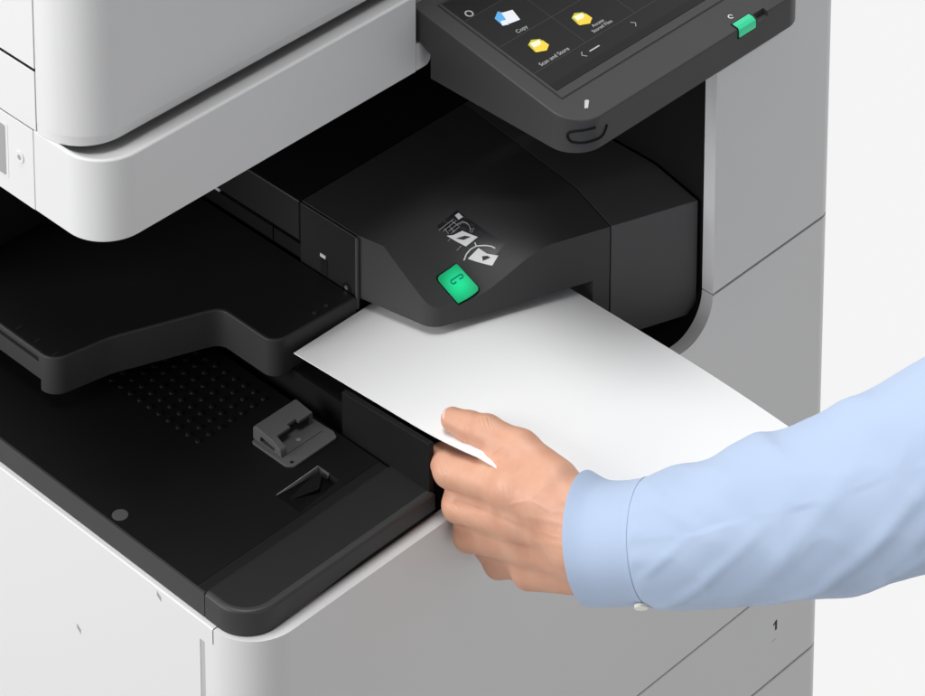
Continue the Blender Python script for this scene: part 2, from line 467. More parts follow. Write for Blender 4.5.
# front cover with its nose: flat at the back, dipping to the staple key at the front left
def front_y(x): return 103.5-0.37*(x-346.5)
def zedge(x): return 90.5+(122.5-90.5)*sstep(352, 432, x)
def yridge(x): return 164.0+(100.7-0.36*(x-494.8)-164.0)*sstep(402, 456, x)
def ztop(x, y):
    yr, yf = yridge(x), front_y(x)
    t = (yr-y)/(yr-yf)
    if t <= 0: return 135.0
    t2 = t if t > 0.12 else 0.06+ (t-0.06)  # straight ramp
    soft = 0.02
    r = t-soft/2 if t > soft else t*t/(2*soft)
    return 135.0-(135.0-zedge(x))*min(r/(1-soft/2), 1.15)
def nose_mesh(plan, zbot, cutx, cuty):
    bm = bmesh.new()
    f = bm.faces.new([bm.verts.new((x, y, 0)) for x, y in plan])
    for x in cutx:
        bmesh.ops.bisect_plane(bm, geom=bm.verts[:]+bm.edges[:]+bm.faces[:], plane_co=(x, 0, 0), plane_no=(1, 0, 0))
    for y0, k in cuty:
        bmesh.ops.bisect_plane(bm, geom=bm.verts[:]+bm.edges[:]+bm.faces[:], plane_co=(0, y0, 0), plane_no=Vector((k, 1, 0)).normalized())
    r = bmesh.ops.extrude_face_region(bm, geom=bm.faces[:])
    lo = [v for v in r['geom'] if isinstance(v, bmesh.types.BMVert)]
    lows = set(lo)
    for v in bm.verts:
        if v in lows: v.co.z = zbot
        else: v.co.z = ztop(v.co.x, v.co.y)
    bmesh.ops.recalc_face_normals(bm, faces=bm.faces[:])
    return bm
xr = lambda y: 485.0+(y-52)*0.2
plan = rpoly([(307, 262), (307, 190), (322, 112.6, 20), (xr(51.6)-0.6, front_y(485)), (xr(262)-14, 262)], 10)
cx = [312+8*k for k in range(24)]
cy = [(front_y(0)+3+9*k, 0.37) for k in range(16)] + [(164.5, 0), (160, 0), (168, 0), (176, 0)]
bm = nose_mesh(plan, 73.0, cx, cy)
bevel(bm, 1.7, 3, 40, only=lambda e: e.verts[0].co.z > 80 and e.verts[1].co.z > 80)
nose = obj('front_cover', bm, 'finisher_front', fin, 40)
# left wall with its flange, screw and the post at the right of the slot
bm = box(304.3, 308.5, 190, 262.4, 63, 134.4); bevel(bm, 1.0, 2)
lw = obj('left_wall', bm, 'finisher', fin)
obj('wall_flange', prism(rpoly([(303.2, 190.6, .9), (303.2, 188.6, .9), (306.6, 188.6, .5), (306.6, 190.6, .5)], 3), 63, 134), 'block', lw)
obj('screw_boss', cyl((303.7, 201.9, 78), (1, 0, 0), 5.2, 1.0), 'interior', lw)
obj('screw', cyl((303.0, 201.9, 78.6), (1, 0, 0), 2.0, 1.5, 16), 'metal', lw)
post = [(469.2, front_y(469.2)+.2), (484.4, front_y(484.4)+.2), (490, 110), (472, 110)]
obj('slot_post', prism(post, 30, 73.2), 'finisher_front', nose)
obj('slot_inside', box(334, 466, 150, 186, 43.5, 57.5), 'interior', fin)
# right cover block
plan = [(xr(51.6)+0.8, front_y(486)), (567.8, front_y(567.8)), (567.8, 262), (xr(262)-12.8, 262)]
bm = nose_mesh(plan, 8.0, [495+9*k for k in range(8)], cy)
bevel(bm, 1.5, 3, 40, only=lambda e: e.verts[0].co.z > 80 and e.verts[1].co.z > 80)
blk = obj('right_cover', bm, 'block', fin, 40)
obj('cover_seam', box(480, 500, 80, 240, 60, 112), 'seam', fin)
obj('drive_roller', cyl((556, 40, 3), (0, 1, 0), 9, 120), 'rim', fin)

# ---------------- scanner
def body(name, plan, z0, z1, mat, parent, bev=2.0, ends=None):
    bm = prism(plan, z0, z1)
    bevel(bm, bev, 3, 45, only=ends)
    return obj(name, bm, mat, parent, 40)
sc = bpy.data.objects.new('scanner', None); COL.objects.link(sc); sc.parent = copier; sc.matrix_parent_inverse = copier.matrix_basis.inverted()
YS = 173.5
def flat_only(e):
    return abs(e.verts[0].co.z-e.verts[1].co.z) < 1e-3 and not (e.verts[0].co.y > 250 and e.verts[1].co.y > 250 and abs(e.verts[0].co.y-e.verts[1].co.y) < .1)
bm = prism(rpoly([(LEFT, 257), (LEFT, YS, 40), (362.6, YS), (362.6, 257)], 14), 277.5, 352.5)
bevel(bm, 1.6, 3, 45, only=flat_only)
base = obj('scanner_base', bm, 'white', sc, 40)
# the ledge dips towards the back, under the edge of the unit above
inner = rpoly([(LEFT+2.9, 300), (LEFT+2.9, YS+3.0, 37), (400, YS+3.0), (400, 300)], 14)
deep = rpoly([(LEFT+26, 300), (LEFT+26, YS+44, 24), (400, YS+44), (400, 300)], 14)
gb = bmesh.new()
r0 = [gb.verts.new((x, y, 370)) for x, y in inner]; r1 = [gb.verts.new((x, y, 351.4)) for x, y in inner]; r2 = [gb.verts.new((x, y, 336)) for x, y in deep]
gb.faces.new(r0); gb.faces.new(r2)
for A_, B_ in ((r0, r1), (r1, r2)):
    for i in range(len(A_)): gb.faces.new((A_[i], A_[(i+1) % len(A_)], B_[(i+1) % len(A_)], B_[i]))
cut(base, gb)
sb = body('scanner_side', [(LEFT, 258.0), (362.6, 258.0), (362.6, 500), (LEFT, 500)], 277.5, 351.4, 'white', sc, 0.8)
obj('side_screw', cyl((LEFT-0.9, 275.9, 319), (1, 0, 0), 5.2, 1.5, 24), 'white', sb)
obj('screw_recess', cyl((LEFT-1.0, 275.9, 319), (1, 0, 0), 2.5, 1.0, 6), 'grey_trim', sb)
bm = prism(rpoly([(291.5, 291, 2), (291.5, 342, 2), (420, 342), (420, 291)], 4), LEFT-0.25, LEFT+2, 'x')
rc = obj('connector_cover', bm, 'white', sb)
obj('connector_recess', prism(rpoly([(294.5, 293, 2), (294.5, 339.5, 2), (420, 339.5), (420, 293)], 4), LEFT-0.45, LEFT+2, 'x'), 'grey_trim', rc)
bm = prism(rpoly([(363.8, 278), (374, 278), (381.8, 278, 7), (381.8, 304.5), (363.8, 304.5)], 6), YS+0.6, 300, 'y'); bevel(bm, 0.8)
obj('scanner_end', bm, 'white', sc)
obj('scanner_end', box(383, 736, YS+12, 500, 279, 352), 'white', sc)
obj('scanner_underside', box(20, 720, 200, 499, 272, 277.2), 'interior', sc)
# feeder / platen cover above, set back from the base so that a ledge shows
YU = 196.5
bm = prism(rpoly([(LEFT, 252.2), (LEFT, YU, 45), (735, YU), (735, 252.2)], 14), 361.5, 560)
bevel(bm, 1.4, 3, 45, only=lambda e: flat_only(e) and e.verts[0].co.y < 226 and e.verts[1].co.y < 226)
fd = obj('document_feeder', bm, 'white', sc, 40)
obj('feeder_skirt', prism(rpoly([(LEFT+.1, 252.0), (LEFT+.1, YU+2.8, 44), (735, YU+2.8), (735, 252.3)], 14), 352.6, 361.8), 'white', fd)
body('platen_side', [(LEFT, 253.8), (735, 253.8), (735, 500), (LEFT, 500)], 352.9, 407.2, 'white', sc, 0.6)
body('feeder_side', [(LEFT, 253.8), (735, 253.8), (735, 500), (LEFT, 500)], 410.0, 560, 'white', sc, 0.6)
obj('feeder_core', box(8, 730, 240, 498, 345, 555), 'seam', sc)
obj('feeder_gap', box(LEFT+0.5, 20, 253.9, 490, 407.2, 410.0), 'seam', sc)

# ---------------- control panel
PX0, PX1, PYF, PYB, PZ0 = 366.0, 672.0, -15.0, 182.0, 277.0
KS = 0.16
def pz(y): return 307.0+KS*(y-PYF)
PN = Vector((0, -KS, 1)).normalized(); PV = Vector((0, 1, KS)).normalized()
def pp(x, y, h=0): return Vector((x, y, pz(y)))+PN*h
plan = rpoly([(PX0, PYB), (PX0, PYF, 30), (PX1, PYF, 26), (PX1, PYB)], 14)
bm = prism(plan, 0, 1)
for v in bm.verts:
    v.co.z = PZ0 if v.co.z < .5 else pz(v.co.y)
bevel(bm, 1.5, 3, 45, only=lambda e: e.verts[0].co.z > 300 and e.verts[1].co.z > 300)
pan = obj('control_panel', bm, 'panel', copier, 40)
cut(pan, prism([(158.5, 270), (158.5, 300), (171.5, 306), (190, 306), (190, 270)], 350, 700, 'x'),
    box(601, 616, -22, -9.5, 301.8, 312))
# screen frame with a groove around it, then the lit screen
def prect(x0, x1, y0, y1, h, th, bm=None, r=0):
    q = rpoly([(x0, y0, r), (x1, y0, r), (x1, y1, r), (x0, y1, r)], 4)
    return slab([pp(a, b, h) for a, b in q], PN, th, bm)
obj('screen_groove', prect(383.2, 662, 18.2, 168, -1, 1.12), 'panel_dark', pan)
frm = obj('screen_frame', prect(384.6, 660.5, 19.6, 167, -1, 1.5), 'panel', pan)
scr = obj('touch_screen', prect(387.3, 657, 28.3, 166, 0, 0.75), 'screen', frm)
obj('screen_bar', prect(387.5, 656.8, 28.5, 36.6, 0.3, 0.6), 'screen_bar', scr)
bm = prect(388, 656, 54.4, 55.2, 0.3, 0.55)
for x in (452.5, 516.5, 580.5): prect(x, x+0.8, 55, 160, 0.3, 0.55, bm)
prect(388, 656, 95.6, 96.4, 0.3, 0.55, bm); prect(388, 656, 137.5, 138.2, 0.3, 0.55, bm)
obj('tile_line', bm, 'screen_line', scr)
obj('status_strip', prect(388, 656, 139, 165.5, 0.3, 0.5), 'screen_bar', scr)
def ui(name, pts, mat, h=0.95, th=0.06):
    return obj(name, slab([pp(x, y, h) for x, y in pts], PN, th), mat, scr)
X_, Y_ = (1, 0, 0), tuple(PV)
def uitext(s, size, x, y, al='CENTER', sx=1.0): return text('screen_label', s, size, pp(x, y, 0.9), X_, Y_, 'ui_white', scr, 0.03, al, sx)
uitext('Copy', 6.0, 420, 98.8)
uitext('Scan and Store', 6.0, 417, 57.2)
uitext('Access\nStored Files', 5.2, 480, 64.0)
# copy tile: a blue and a white sheet
ui('copy_icon', [(410, 113), (411, 124.5), (420, 129.5), (424, 123), (419, 112)], 'ui_blue')
ui('copy_icon', [(416, 112), (421, 126), (432, 123), (428, 110)], 'ui_pale', 1.05)
ui('copy_icon', [(409.5, 114), (415, 111.5), (418, 117), (412.5, 119)], 'ui_pale', 1.15)
# folder tiles
for cx_, cy_ in ((416.5, 77.0), (473, 78.0)):
    ui('folder_icon', [(cx_-8.5, cy_-4), (cx_-7, cy_+6), (cx_, cy_+9), (cx_+7, cy_+5), (cx_+8, cy_-3), (cx_+1, cy_-8)], 'ui_olive')
    ui('folder_icon', [(cx_-6, cy_-2), (cx_-4.5, cy_+6.5), (cx_+5.5, cy_+5), (cx_+4.5, cy_-4)], 'ui_cream', 1.05)
    ui('folder_icon', [(cx_-8.3, cy_-5), (cx_-6.5, cy_+0.5), (cx_+1, cy_-0.5), (cx_+7.6, cy_+2.5), (cx_+7.8, cy_-5), (cx_+1, cy_-8.8)], 'ui_yellow', 1.15)
ui('page_bar', [(446.8, 44.2), (459.4, 44.2), (459.4, 45.6), (446.8, 45.6)], 'ui_white')
obj('page_arrow', tube([pp(440.5, 48.4, 1), pp(437.4, 45.2, 1), pp(440.5, 42.0, 1)], 0.4, seg=6), 'ui_white', scr)
obj('page_arrow', tube([pp(504, 48.6, 1), pp(507.1, 45.4, 1), pp(504, 42.2, 1)], 0.4, seg=6), 'ui_white', scr)
obj('gear_icon', tube([pp(397.5+3.4*math.cos(PI*k/10), 142.5+3.4*math.sin(PI*k/10), 0.9) for k in range(20)], 0.75, seg=6, closed=True), 'ui_white', scr)
# pencil mark, stylus slot and the green lamp at the front edge
bm = slab([pp(x, y, 0) for x, y in [(390.8, -0.6), (393.6, -2.2), (401.2, 3.6), (400.4, 5.6), (398.2, 5.9)]], PN, 0.12)
obj('pencil_mark', bm, 'tag', pan)
obj('stylus_slot', tube([(389.6, -14.3, 298.2), (384.7, -12.8, 298.4), (379.1, -9.8, 298.3), (374.6, -6.0, 298.1), (371.4, -2.1, 296.9), (370.2, -0.4, 294.7), (370.1, -0.2, 291.8), (370.9, -1.4, 289.2), (372.4, -3.5, 287.5), (375.9, -7.2, 286.7), (380.7, -10.8, 286.4), (386.5, -13.5, 286.4), (392.1, -14.7, 286.2), (396.2, -15.0, 286.3), (399.3, -15.0, 287.7), (401.8, -15.0, 290.8), (403.4, -15.0, 294.6)], 1.2), 'seam', pan)
bm = bmesh.new()
sec = [(-7.5, pz(-7.5)-2), (-7.5, pz(-7.5)+0.9), (-12.5, pz(-12.5)+1.1), (-15.9, 306.6), (-16.3, 303.5), (-16.3, 299.0), (-13, 298.2)]
bm = prism(rpoly([(a, b, 0.5) for a, b in sec], 2), 576, 598.5, 'x'); bevel(bm, 0.8, 2, 50)
led = obj('power_lamp', bm, 'led', pan)
obj('lamp_gap', prism([(-6.6, 308.0), (-6.6, pz(-6.6)+.35), (-14.2, pz(-14.2)+.35), (-15.3, 305.5), (-15.3, 297.6), (-12, 297.6)], 574.8, 599.6, 'x'), 'seam', led)
obj('lamp_symbol', tube([pp(583+2.2*math.cos(PI*k/8), 0.2+2.2*math.sin(PI*k/8), 0.1) for k in range(14)], 0.45, seg=6), 'ink_white', pan)

# ---------------- staple key and printed guide on the nose
def nrm(x, y):
    e = 1.0
    return Vector((-(ztop(x+e, y)-ztop(x-e, y))/(2*e), -(ztop(x, y+e)-ztop(x, y-e))/(2*e), 1)).normalized()
def on(x, y, h=0.0):
    return Vector((x, y, ztop(x, y)))+nrm(x, y)*h
def nose_poly(pts, h, th, step=3.0):
    bm = bmesh.new()
    bm.faces.new([bm.verts.new((x, y, 0)) for x, y in pts])
    xs = [p[0] for p in pts]; ys = [p[1] for p in pts]
    for ax, lo, hi in ((0, min(xs), max(xs)), (1, min(ys), max(ys))):
        q = lo+step
        while q < hi:
            bmesh.ops.bisect_plane(bm, geom=bm.verts[:]+bm.edges[:]+bm.faces[:], plane_co=(q, q, 0), plane_no=(1, 0, 0) if ax == 0 else (0, 1, 0))
            q += step
    r = bmesh.ops.extrude_face_region(bm, geom=bm.faces[:])
    up_ = set(g for g in r['geom'] if isinstance(g, bmesh.types.BMVert))
    for v in bm.verts:
        v.co = on(v.co.x, v.co.y, h+th if v in up_ else h)
    return bm
def densify(p, k=5):
    out = []
    for i in range(len(p)):
        a, b = p[i], p[(i+1) % len(p)]
        out += [(a[0]+(b[0]-a[0])*j/k, a[1]+(b[1]-a[1])*j/k) for j in range(k)]
    return out
KP = [(340.4, 127.0), (363.1, 124.9), (367.1, 99.4), (345.0, 104.3)]
kc = (sum(p[0] for p in KP)/4, sum(p[1] for p in KP)/4)
bm = nose_poly(rpoly([(KP[0][0], KP[0][1], 2.6), (KP[1][0], KP[1][1], 2.2), (KP[2][0], KP[2][1], 2.0), (KP[3][0], KP[3][1], 1.2)], 4), -1.5, 4.2)
bevel(bm, 0.8, 2, 40)
km = M['key'].node_tree
g_ = km.nodes.new('ShaderNodeNewGeometry'); d_ = km.nodes.new('ShaderNodeVectorMath'); d_.operation = 'DISTANCE'
d_.inputs[1].default_value = on(*kc)*S
r_ = km.nodes.new('ShaderNodeMapRange'); r_.interpolation_type = 'SMOOTHSTEP'
for nm_, v_ in (('From Min', 0.0), ('From Max', 0.021), ('To Min', 0.7), ('To Max', 0.08)): r_.inputs[nm_].default_value = v_
km.links.new(g_.outputs['Position'], d_.inputs[0]); km.links.new(d_.outputs['Value'], r_.inputs['Value'])
km.links.new(r_.outputs['Result'], km.nodes['Principled BSDF'].inputs['Emission Strength'])
km.nodes['Principled BSDF'].inputs['Emission Color'].default_value = (0.01, 0.78, 0.33, 1)
key = obj('staple_key', bm, 'key', nose)
KQ = [(kc[0]+(x-kc[0])*1.09, kc[1]+(y-kc[1])*1.09) for x, y in KP]
obj('key_gap', nose_poly(rpoly([(x, y, 2.6) for x, y in KQ], 4), -1.5, 1.8), 'seam', key)
KN = nrm(*kc)
kx = (Vector(on(*KP[1]))-Vector(on(*KP[0]))).normalized(); ky = KN.cross(kx)
obj('staple_symbol', tube([on(x, y, 2.8) for x, y in [(353.1, 116.0), (351.3, 115.8), (349.5, 116.4), (348.8, 118.0), (349.3, 118.8), (350.8, 118.9), (355.3, 118.3), (359.5, 117.6), (361.0, 116.9), (361.6, 115.4), (360.6, 114.8), (358.6, 115.2), (357.1, 115.7)]], 0.62, seg=6), 'key_ink', key)
def mark(name, pts, mat, h=0.18, th=0.12): return obj(name, nose_poly(pts, h, th), mat, guide)
guide = obj('guide_label', nose_poly([(369.7, 154.7), (396.1, 155.9), (404.9, 104.0), (385.6, 106.2)], 0.02, 0.12), 'label', nose)
for q in [[(390.5, 153.3), (395.2, 153.1), (395.4, 147.9), (390.5, 148.4)], [(371.7, 144.8), (377.1, 141.8), (386.0, 139.5), (392.5, 126.7), (379.5, 128.6)], [(374.3, 121.1), (386.7, 120.2), (388.8, 111.6), (394.2, 103.1), (385.7, 102.3)]]:
    mark('printed_sheet', q, 'ink_white')
for q in [[(377.0, 138.4), (384.6, 135.2), (388.1, 131.1), (381.6, 133.4)], [(384.4, 113.7), (387.7, 110.5), (388.8, 107.4), (382.5, 110.8)]]:
    mark('printed_shade', q, 'ink_dark', 0.34)
for q in [[(368.6, 151.6), (387.1, 151.6)], [(371.5, 149.1), (387.9, 149.1)], [(375.9, 146.4), (388.1, 146.1)], [(374.1, 150.1), (374.4, 144.9)], [(379.4, 148.3), (379.5, 143.0)], [(387.7, 144.6), (390.4, 145.1), (393.3, 142.6), (394.0, 139.0), (392.5, 135.4), (390.5, 134.5)], [(385.9, 146.1), (392.6, 145.2), (394.4, 140.5)], [(392.0, 136.0), (395.7, 134.3), (391.1, 133.0)], [(376.6, 131.6), (371.0, 131.5)], [(372.3, 141.3), (369.5, 141.2)], [(384.3, 151.0), (386.5, 144.6)], [(376.0, 143.8), (386.6, 143.6)]]:
    obj('printed_line', tube([on(x, y, 0.3) for x, y in q], 0.33, seg=5), 'ink_grey', guide)
for q in [[(387.4, 125.2), (386.4, 122.5), (381.0, 124.3), (375.5, 124.2), (370.8, 122.5)], [(386.1, 122.8), (389.0, 120.3), (392.7, 116.5), (395.3, 112.6), (396.4, 108.9)]]:
    obj('printed_arrow', tube([on(x, y, 0.3) for x, y in q], 0.62, seg=5), 'ink_white', guide)

for o in copier.children_recursive:
    if o.type == 'MESH':
        wn = o.modifiers.new('even_normals', 'WEIGHTED_NORMAL'); wn.keep_sharp = True; wn.weight = 100

# ------------------------------------------------------------------ the sheet of paper
def paper_z(x, y):
    u = (x-226)/232.0
    z = 61.0+(1-u)*0.055*(187-y)-5.5*u*max(0.0, (-30-y)/142)**2
    z += 6.0*(1-u)**1.5*min(1.0, max(0.0, (45-y)/80))**2
    z += 1.2*math.sin((x-226)/232*PI)*sstep(150, -60, y)
    z -= (1-u)**1.5*40*sstep(-70, -190, y)
    return z
bm = bmesh.new()
NX, NY = 40, 60
def pgrid(h):
    return [[bm.verts.new((226+232.0*i/NX, 187-378.0*j/NY, paper_z(226+232.0*i/NX, 187-378.0*j/NY)+h)) for i in range(NX+1)] for j in range(NY+1)]
A, B = pgrid(0), pgrid(0.9)
for g in (A, B):
    for j in range(NY):
        for i in range(NX):
            bm.faces.new((g[j][i], g[j][i+1], g[j+1][i+1], g[j+1][i]))
rim_a = [A[0][i] for i in range(NX+1)]+[A[j][NX] for j in range(1, NY+1)]+[A[NY][i] for i in range(NX-1, -1, -1)]+[A[j][0] for j in range(NY-1, 0, -1)]
rim_b = [B[0][i] for i in range(NX+1)]+[B[j][NX] for j in range(1, NY+1)]+[B[NY][i] for i in range(NX-1, -1, -1)]+[B[j][0] for j in range(NY-1, 0, -1)]
for i in range(len(rim_a)):
    j = (i+1) % len(rim_a)
    bm.faces.new((rim_a[i], rim_a[j], rim_b[j], rim_b[i]))
paper = obj('paper_sheet', bm, 'paper', None, 40)
paper['label'] = 'blank white sheet pinched by the hand and lying under the black nose'
paper['category'] = 'paper'

# ------------------------------------------------------------------ the arm
# hand: smooth union of tapered bones sampled on a grid in a frame turned with the arm, then surfaced
AX = np.array([[0.688682, -0.724959, 0.012311], [-0.449995, -0.440668, -0.776735], [0.568525, 0.529384, -0.629708]])           # rows: along the arm to the right, down, away
AO = np.array([231.46, -100.42, 53.47])
BONES = [[-21.1, -22.2, 13.1, 17.5, 37.3, -7.3, -20.8, 23.0, 0.0],
  [-16.4, -1.5, 24.0, 17.0, 38.8, 7.3, -9.7, 26.0, 11.0],
  [-10.0, 18.6, 44.6, 15.5, 40.5, 23.5, 12.0, 26.0, 11.0],
  [1.3, 34.3, 68.2, 13.0, 40.5, 34.6, 29.3, 20.5, 11.0],
  [-22.7, -25.2, 12.6, 17.0, 21.2, -9.5, -12.1, 20.0, 11.0],
  [-22.7, -24.4, 12.0, 17.0, -74.6, -37.6, 55.0, 14.2, 8.0],
  [-18.0, -0.7, 24.3, 16.5, -68.1, -10.5, 65.8, 12.8, 8.0],
  [-10.9, 19.3, 45.9, 15.0, -60.1, 12.0, 84.5, 12.0, 8.0],
  [0.5, 34.3, 68.1, 12.5, -35.4, 33.1, 98.8, 11.0, 8.0],
  [-66.5, -24.1, 67.5, 10.5, -24.6, -11.9, 29.9, 15.0, 9.0],
  [-61.7, 0.0, 80.8, 10.0, -19.9, 8.9, 43.8, 15.0, 9.0],
  [-45.3, 22.6, 95.7, 9.5, -10.2, 27.6, 64.8, 13.5, 9.0],
  [-21.0, -26.6, 1.0, 9.5, -24.3, -26.6, 2.9, 9.5, 8.0],
  [-16.3, -3.0, 12.3, 9.5, -21.2, -4.4, 14.5, 9.5, 8.0],
  [-8.4, 17.0, 35.9, 8.5, -13.3, 16.3, 37.5, 8.5, 8.0],
  [-74.6, -38.3, 54.7, 14.0, -81.9, -46.8, 64.6, 11.6, 4.0],
  [-81.9, -46.8, 64.6, 11.6, -66.1, -44.1, 90.4, 10.0, 3.0],
  [-66.1, -44.1, 90.4, 10.0, -43.4, -33.4, 93.7, 9.0, 3.0],
  [-68.1, -11.3, 65.4, 12.8, -63.6, -13.6, 90.5, 10.5, 5.0],
  [-63.6, -13.6, 90.5, 10.5, -33.5, -6.1, 100.6, 9.0, 3.0],
  [-60.1, 12.0, 84.5, 12.0, -50.5, 10.6, 111.9, 10.0, 5.0],
  [-50.5, 10.6, 111.9, 10.0, -23.7, 15.2, 114.6, 9.0, 3.0],
  [-35.4, 33.1, 98.8, 11.0, -27.2, 31.1, 121.9, 9.0, 5.0],
  [-27.2, 31.1, 121.9, 9.0, -7.0, 31.8, 118.6, 8.0, 3.0],
  [-10.3, 39.4, 62.4, 13.5, 40.7, 31.1, 39.5, 24.0, 9.0],
  [16.5, -0.0, 46.3, 20.0, 40.8, 7.4, 20.3, 28.0, 9.0],
  [-72.3, -75.7, 45.3, 9.9, -57.6, -69.8, 39.2, 12.1, 0.5],
  [-57.6, -69.8, 39.2, 12.1, -43.3, -65.5, 30.4, 13.4, 4.0],
  [-43.3, -65.5, 30.4, 13.4, -15.2, -52.0, 13.1, 14.6, 5.0],
  [-15.2, -52.0, 13.1, 14.6, 13.3, -27.9, -9.1, 19.0, 8.0],
  [-35.9, -44.7, 22.2, 9.0, 10.0, -19.1, -2.9, 19.0, 10.0],
  [38.8, 13.2, -4.9, 34.0, 80.3, 11.6, -32.8, 35.0, 12.0]]                 # (x0,y0,z0,r0, x1,y1,z1,r1, blend) in that frame
def sdf_hand(P):
    d = None
    for b in BONES:
        a = np.array(b[0:3]); c = np.array(b[4:7]); ra, rb, k = b[3], b[7], b[8]
        ab = c-a; L2 = max(ab@ab, 1e-6)
        t = np.clip(((P-a)@ab)/L2, 0, 1)
        q = P-(a+t[..., None]*ab)
        dd = np.sqrt((q*q).sum(-1))-(ra+(rb-ra)*t)
        if d is None: d = dd
        elif k >= 0:
            h = np.clip(0.5+0.5*(d-dd)/k, 0, 1) if k > 0 else (dd < d)*1.0
            d = d*(1-h)+dd*h-k*h*(1-h)
        else:                     # a negative blend carves a crease
            k = -k
            h = np.clip(0.5-0.5*(d+dd)/k, 0, 1)
            d = d*(1-h)-dd*h+k*h*(1-h)
    return d
def surface_nets(f, lo, hi, st):
    n = [int((hi[i]-lo[i])/st)+1 for i in range(3)]
    g = np.stack(np.meshgrid(*[lo[i]+st*np.arange(n[i]) for i in range(3)], indexing='ij'), -1)
    D = f(g)
    neg = D < 0
    # cells that the surface crosses
    cnt = np.zeros(tuple(k-1 for k in n), int)
    corners = [(i, j, k) for i in (0, 1) for j in (0, 1) for k in (0, 1)]
    sl = lambda o: tuple(slice(o[a], n[a]-1+o[a]) for a in range(3))
    for o in corners: cnt += neg[sl(o)]
    act = (cnt > 0) & (cnt < 8)
    acc = np.zeros(act.shape+(3,)); wt = np.zeros(act.shape)
    for ia, o in enumerate(corners):
        for ax in range(3):
            if o[ax] == 1: continue
            o2 = list(o); o2[ax] = 1; o2 = tuple(o2)
            d0, d1 = D[sl(o)], D[sl(o2)]
            cr = (d0 < 0) != (d1 < 0)
            t = np.where(cr, d0/np.where(d0 == d1, 1, d0-d1), 0)
            p = np.zeros(act.shape+(3,)); p[...] = o
            p[..., ax] += t
            acc += np.where(cr[..., None], p, 0); wt += cr
    idx = -np.ones(act.shape, int); ids = np.argwhere(act); idx[act] = np.arange(len(ids))
    V = np.array(lo)+st*(ids+(acc[act]/wt[act][:, None]))
    F = []
    for ax in range(3):
        a1, a2 = (ax+1) % 3, (ax+2) % 3
        s0 = [slice(None)]*3; s1 = [slice(None)]*3
        s0[ax] = slice(0, n[ax]-1); s1[ax] = slice(1, n[ax])
        cr = neg[tuple(s0)] != neg[tuple(s1)]
        for e in np.argwhere(cr):
            if e[a1] == 0 or e[a2] == 0 or e[a1] >= n[a1]-1 or e[a2] >= n[a2]-1: continue
            c = []
            for u, v in ((-1, -1), (0, -1), (0, 0), (-1, 0)):
                q = list(e); q[a1] += u; q[a2] += v
                c.append(idx[tuple(q)])
            if min(c) < 0: continue
            if not neg[tuple(e)]: c = c[::-1]
            F.append(c)
    for it in range(2):          # settle the points on the true surface
        e = 0.4
        d = f(V)
        G = np.stack([f(V+np.eye(3)[k]*e)-f(V-np.eye(3)[k]*e) for k in range(3)], -1)/(2*e)
        G /= np.maximum(np.linalg.norm(G, axis=1, keepdims=True), 1e-6)
        V = V-G*np.clip(d, -st, st)[:, None]*0.9
    return V, F
def to_world(Q): return AO+np.asarray(Q) @ AX
lo, hi = [-120.9, -114.7, -71.8], [119.3, 78.4, 160.9]
V, F = surface_nets(sdf_hand, lo, hi, 1.7)
me = bpy.data.meshes.new('person')
me.from_pydata([tuple(p) for p in V], [], F)
me.validate(); me.update()
bmx = bmesh.new(); bmx.from_mesh(me); bmesh.ops.recalc_face_normals(bmx, faces=bmx.faces[:])
for lev in range(2):
    bmesh.ops.subdivide_edges(bmx, edges=bmx.edges[:], cuts=1, use_grid_fill=True)
    Q = np.array([v.co[:] for v in bmx.verts])
    for it in range(1):
        d = sdf_hand(Q)
        G = np.stack([sdf_hand(Q+np.eye(3)[k]*0.3)-sdf_hand(Q-np.eye(3)[k]*0.3) for k in range(3)], -1)
        G /= np.maximum(np.linalg.norm(G, axis=1, keepdims=True), 1e-6)
        Q = Q-G*np.clip(d, -1, 1)[:, None]*0.9
    for v, q in zip(bmx.verts, Q): v.co = q
